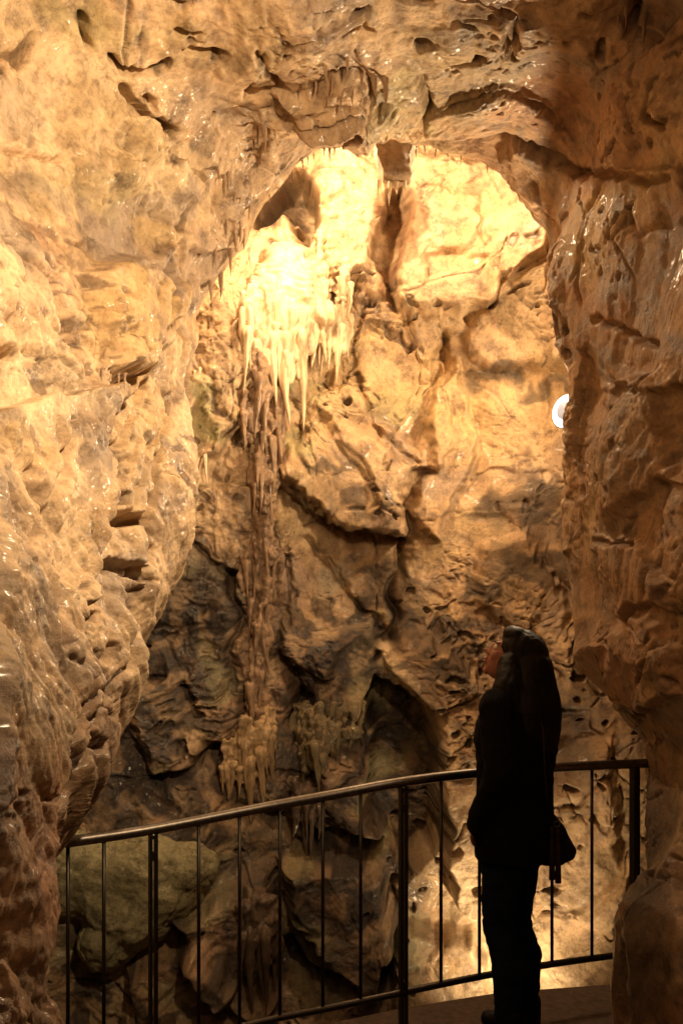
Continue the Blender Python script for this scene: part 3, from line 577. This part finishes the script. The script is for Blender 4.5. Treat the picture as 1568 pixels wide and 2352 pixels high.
# ---------------------------------------------------------------- lamp on the right wall
lp=W(1300,945,4.72)
lamp=thing('floodlight',lp,'lit round floodlight at the edge of the right wall','lamp')
nrm=Vector((-.78,-.61,.03)).normalized(); rot=nrm.to_track_quat('Z','Y').to_matrix().to_4x4()
def lathe(prof,sides=32):
    bm=bmesh.new(); R=[]
    for r,z in prof: R.append([bm.verts.new((r*math.cos(2*math.pi*k/sides),r*math.sin(2*math.pi*k/sides),z)) for k in range(sides)])
    for i in range(len(R)-1):
        for k in range(sides): bm.faces.new((R[i][k],R[i][(k+1)%sides],R[i+1][(k+1)%sides],R[i+1][k]))
    bm.faces.new(R[0][::-1]); bm.faces.new(R[-1]); bmesh.ops.transform(bm,matrix=rot,verts=bm.verts); return bm
mesh_obj('housing',lathe([(.028,-.17),(.032,-.12),(.035,-.10),(.06,-.06),(.084,-.02),(.092,.0),(.092,.008),(.086,.008)]),M_hous,lamp)
mesh_obj('lens',lathe([(.087,.009),(.081,.016),(.064,.022),(.050,.020)]),M_lens,lamp)
mesh_obj('bulb',lathe([(.051,.0205),(.044,.030),(.030,.036),(.010,.040)]),M_bulb,lamp)
bm=bmesh.new(); tube(bm,[rot@Vector((0,0,-.15)),rot@Vector((0,0,-.15))+Vector((.08,.03,-.01)),rot@Vector((0,0,-.15))+Vector((.62,.12,.0))],.012,10); mesh_obj('bracket',bm,M_hous,lamp)
# ---------------------------------------------------------------- person
A58=math.radians(58.5)
per=thing('person',(.655,3.35,FZ),'person in black jacket and dark jeans with long dark hair, looking up at the stalactites','person',rz=A58)
HR=Matrix.Translation((0,-.005,1.478))@Matrix.Rotation(math.radians(14),4,'Z')@Matrix.Rotation(math.radians(30),4,'X')
HR3=HR.to_3x3()
def he(S,c,r,sub=3): ell(S,HR@Vector(c),r,sub,HR3)
bm=Soup()
he(bm,(0,-.012,.03),(.071,.09,.083)); he(bm,(0,.03,-.02),(.058,.056,.085)); he(bm,(0,.03,-.065),(.045,.048,.034)); he(bm,(0,.066,-.09),(.02,.018,.016))
he(bm,(0,.088,-.002),(.008,.013,.026)); he(bm,(0,.104,-.022),(.010,.015,.009))
for s in(-1,1):
    he(bm,(s*.010,.093,-.027),(.008,.010,.007)); he(bm,(s*.034,.058,-.02),(.022,.022,.026)); he(bm,(s*.026,.076,.026),(.022,.012,.008)); he(bm,(s*.07,-.005,-.01),(.009,.018,.03))
he(bm,(0,.086,-.049),(.02,.011,.006)); he(bm,(0,.084,-.061),(.017,.011,.007))
neck0=HR@Vector((0,-.03,-.06)); cap(bm,neck0,(0,-.03,1.33),.05,.055)
for z,rx,ry in ((1.32,.13,.07),(1.25,.165,.09),(1.15,.145,.095),(1.05,.13,.085),(.97,.135,.09),(.89,.16,.1),(.82,.165,.105)): ell(bm,(0,-.01,z),(rx,ry,.075),3)
ARM={}
for s in(-1,1):
    sh=(s*.178,-.01,1.30); el=(s*.222,-.045,1.06); wr=(s*.175,.04,.92); ARM[s]=(sh,el,wr)
    cap(bm,sh,el,.048,.038); cap(bm,el,wr,.037,.026)
    pm=(s*.158,.075,.86); cap(bm,wr,pm,.026,.03,1,.7)
    for j,(dx,l) in enumerate(((-.024,.058),(-.008,.066),(.008,.062),(.022,.05))):
        k1=Vector(pm)+Vector((dx,.008,-.022)); k2=k1+Vector((-s*.006,.010,-l*.5)); k3=k2+Vector((-s*.01,-.004,-l*.45)); cap(bm,k1,k2,.0085,.0078); cap(bm,k2,k3,.0078,.0065)
    t1=Vector(pm)+Vector((-s*.026,.012,.005)); t2=t1+Vector((-s*.012,.012,-.028)); cap(bm,t1,t2,.0105,.0085)
    hp=(s*.085,0,.82); kn=(s*.08,.02,.46); an=(s*.075,-.02,.09); cap(bm,hp,kn,.08,.052); cap(bm,kn,(s*.078,-.02,.33),.05,.052); cap(bm,(s*.078,-.02,.33),an,.05,.034)
    cap(bm,(s*.075,-.03,.045),(s*.085,.12,.03),.034,.026)
remesh(bm,'body',.006,M_skin,per,3)
for s in(-1,1):
    bm=Soup(); he(bm,(s*.029,.073,.008),(.0125,.0125,.0125),3); remesh(bm,'eye',.003,M_eye,per,1)
bm=Soup(); he(bm,(0,.089,-.050),(.019,.0115,.0055)); he(bm,(0,.0875,-.061),(.016,.011,.006)); remesh(bm,'lips',.002,M_lip,per,2)
bm=Soup()
for s in(-1,1):
    cap(bm,(s*.085,-.005,.82),(s*.078,.02,.46),.092,.062,1,1.05,3); cap(bm,(s*.078,.02,.46),(s*.078,-.02,.33),.062,.064,1,1,3); cap(bm,(s*.078,-.02,.33),(s*.076,-.02,.10),.064,.050,1,1.1,3)
ell(bm,(0,-.01,.86),(.155,.11,.1)); ell(bm,(0,-.04,.80),(.135,.095,.09))
remesh(bm,'jeans',.008,M_jean,per,4,lambda p:.005*pn(p*np.array([14,14,26.]),91)+.003*pn(p*np.array([30,30,50.]),92))
bm=Soup()
JP=((1.335,.12,.08),(1.30,.17,.11),(1.24,.205,.135),(1.16,.205,.145),(1.08,.195,.142),(1.0,.188,.138),(.93,.195,.142),(.86,.202,.146),(.79,.204,.148),(.73,.20,.145))
zs=[j[0] for j in JP][::-1]
for z in np.linspace(.73,1.335,30):
    ell(bm,(0,-.01,z),(np.interp(z,zs,[j[1] for j in JP][::-1]),np.interp(z,zs,[j[2] for j in JP][::-1]),.04),3)
for s in(-1,1):
    sh,el,wr=ARM[s]; cap(bm,sh,el,.070,.060,sub=3); cap(bm,el,wr,.060,.052,sub=3); cap(bm,wr,(s*.155,.065,.86),.052,.052,sub=3)
cap(bm,(0,-.03,1.34),(0,-.025,1.39),.075,.062,sub=3)
remesh(bm,'jacket',.008,M_jack,per,6,lambda p:.008*pn(p*np.array([9,9,9.]),93)+.005*pn(p*np.array([22,22,22.]),94))
for s in(-1,1):
    bm=Soup(); cap(bm,(s*.078,-.03,.14),(s*.078,-.035,.05),.052,.046,1,1.1,3); cap(bm,(s*.078,-.03,.042),(s*.09,.13,.034),.042,.034,1,1,3)
    remesh(bm,'boot',.006,M_shoe,per,3)
# hair: long and loose, falling over the back and shoulders
bm=Soup()
he(bm,(0,-.026,.042),(.084,.098,.085)); he(bm,(0,.022,.08),(.062,.06,.038)); he(bm,(0,-.06,.0),(.082,.075,.085))
for s in(-1,1): he(bm,(s*.056,-.024,-.03),(.03,.055,.08))
chain=[(Vector((0,-.085,1.46)),.090,.07),(Vector((0,-.085,1.41)),.112,.075),(Vector((0,-.088,1.35)),.140,.080),(Vector((0,-.10,1.28)),.165,.076),(Vector((0,-.115,1.21)),.160,.060),(Vector((0,-.13,1.16)),.125,.036)]
for i in range(len(chain)-1):
    for j in range(8):
        t=j/8; a,b=chain[i],chain[i+1]; ell(bm,a[0].lerp(b[0],t),(a[1]+(b[1]-a[1])*t,a[2]+(b[2]-a[2])*t,.045),3)
rd=random.Random(3)
for k in range(90):
    u=rd.uniform(-1,1); top=Vector((u*.145,-.115-.035*(1-u*u),1.21)); cap(bm,top,top+Vector((rd.uniform(-.02,.02)-u*.02,rd.uniform(-.012,.012),-rd.uniform(.04,.18)*(1-.5*u*u))),.013,.004)
for s in(-1,1):
    cap(bm,HR@Vector((s*.068,-.01,-.02)),(s*.12,-.03,1.36),.044,.06,1,1,3); cap(bm,(s*.12,-.03,1.36),(s*.165,-.055,1.18),.06,.024,1,1,3)
    for k in range(10):
        t0=Vector((s*rd.uniform(.12,.185),rd.uniform(-.1,.0),1.26)); cap(bm,t0,t0+Vector((rd.uniform(-.01,.02)*s,rd.uniform(-.02,.02),-rd.uniform(.05,.14))),.015,.004)
remesh(bm,'hair',.005,M_hair,per,5,lambda p:.009*pn(p*np.array([12,12,7.]),98)+.003*pn(p*np.array([55,55,4.]),95)+.0015*pn(p*np.array([120,120,6.]),96))
# ---------------------------------------------------------------- handbag
lbg=W(1286,1935,3.26)
bag=thing('handbag',lbg,'black shoulder bag with brown tassels hanging at the person\'s hip','handbag')
bm=extr_poly([(1232,1875),(1268,1870),(1292,1898),(1318,1948),(1310,1970),(1282,1984),(1236,1986)],3.31,.08,lbg)
remesh(bm,'bag_body',.006,M_bag,bag,8,lambda p:.004*pn(p*25,97))
bm=extr_poly([(1238,1872),(1268,1866),(1294,1896),(1302,1928),(1276,1940),(1238,1932)],3.268,.012,lbg); remesh(bm,'flap',.004,M_bag,bag,4)
bm=bmesh.new(); tube(bm,[W(1232,1625,3.22)-lbg,W(1246,1680,3.16)-lbg,W(1250,1760,3.17)-lbg,W(1254,1830,3.20)-lbg,W(1262,1872,3.26)-lbg],.007,10,sy=.4); mesh_obj('strap',bm,M_tass,bag)
for x,y0,y1 in ((1266,1900,2020),(1280,1905,2028)):
    bm=bmesh.new(); a=W(x,y0,3.235)-lbg; b=W(x+1,y1,3.235)-lbg
    tube(bm,[a,a.lerp(b,.12),a.lerp(b,.15),a.lerp(b,.3),b],.01,12,rad=[.006,.007,.005,.009,.012]); mesh_obj('tassel',bm,M_tass,bag)
bm=bmesh.new(); c=W(1278,1893,3.235)-lbg; tube(bm,[c+Vector((math.cos(a)*.011,0,math.sin(a)*.011)) for a in np.linspace(0,2*math.pi,18)],.002,8); mesh_obj('ring',bm,M_steel,bag)
for o in HEAVY: COL.objects.link(o)
# ---------------------------------------------------------------- lights
WARM=(1,.73,.43)
def light(name,typ,loc,power,col=WARM,target=None,size=.06,angle=100,blend=.6):
    l=bpy.data.lights.new(name,typ); l.energy=power; l.color=col; l.shadow_soft_size=size
    if typ=='SPOT': l.spot_size=math.radians(angle); l.spot_blend=blend
    o=bpy.data.objects.new(name,l); o.location=loc; link(o)
    if target is not None: o.rotation_euler=(Vector(target)-Vector(loc)).to_track_quat('-Z','Y').to_euler()
    return o
light('chamber_top_light','POINT',(-.24,4.82,4.52),120,size=.04)
light('chamber_right_fill','POINT',(.85,4.75,4.38),40,size=.08)  # unseen light added behind the lip to brighten the right of the chamber
light('wall_lamp_light','SPOT',lp+nrm*.06,260,target=lp+Vector((-.80,-.60,.14)),size=.06,angle=150,blend=.8)
light('chamber_side_fill','SPOT',(1.55,4.9,3.2),145,target=(-.1,6.1,3.05),size=.10,angle=110,blend=1)  # unseen spot added behind the right edge to fill the middle back wall
light('pit_light','SPOT',(1.0,4.45,-.38),85,target=(.95,5.4,.2),size=.04,angle=110,blend=.9)
light('passage_light','SPOT',(.45,1.5,3.2),380,target=(-1.0,2.8,2.95),size=.05,angle=118,blend=1)
light('passage_fill','POINT',(.0,.2,2.7),15,size=.1)
w=bpy.data.worlds.new('World'); scene.world=w; w.use_nodes=True
w.node_tree.nodes['Background'].inputs[0].default_value=(1,.6,.32,1); w.node_tree.nodes['Background'].inputs[1].default_value=.01
cam=bpy.data.cameras.new('Camera'); co=bpy.data.objects.new('Camera',cam); link(co)
co.location=(0,0,CH); co.rotation_euler=(math.radians(90),0,0)
cam.sensor_fit='VERTICAL'; cam.sensor_height=24; cam.lens=24*F/2352; cam.shift_y=(CY-1176)/2352; cam.clip_start=.05; cam.clip_end=200
scene.camera=co
scene.view_settings.view_transform='Standard'
print('TIMES',tf,tn,ts,time.time()-T0)
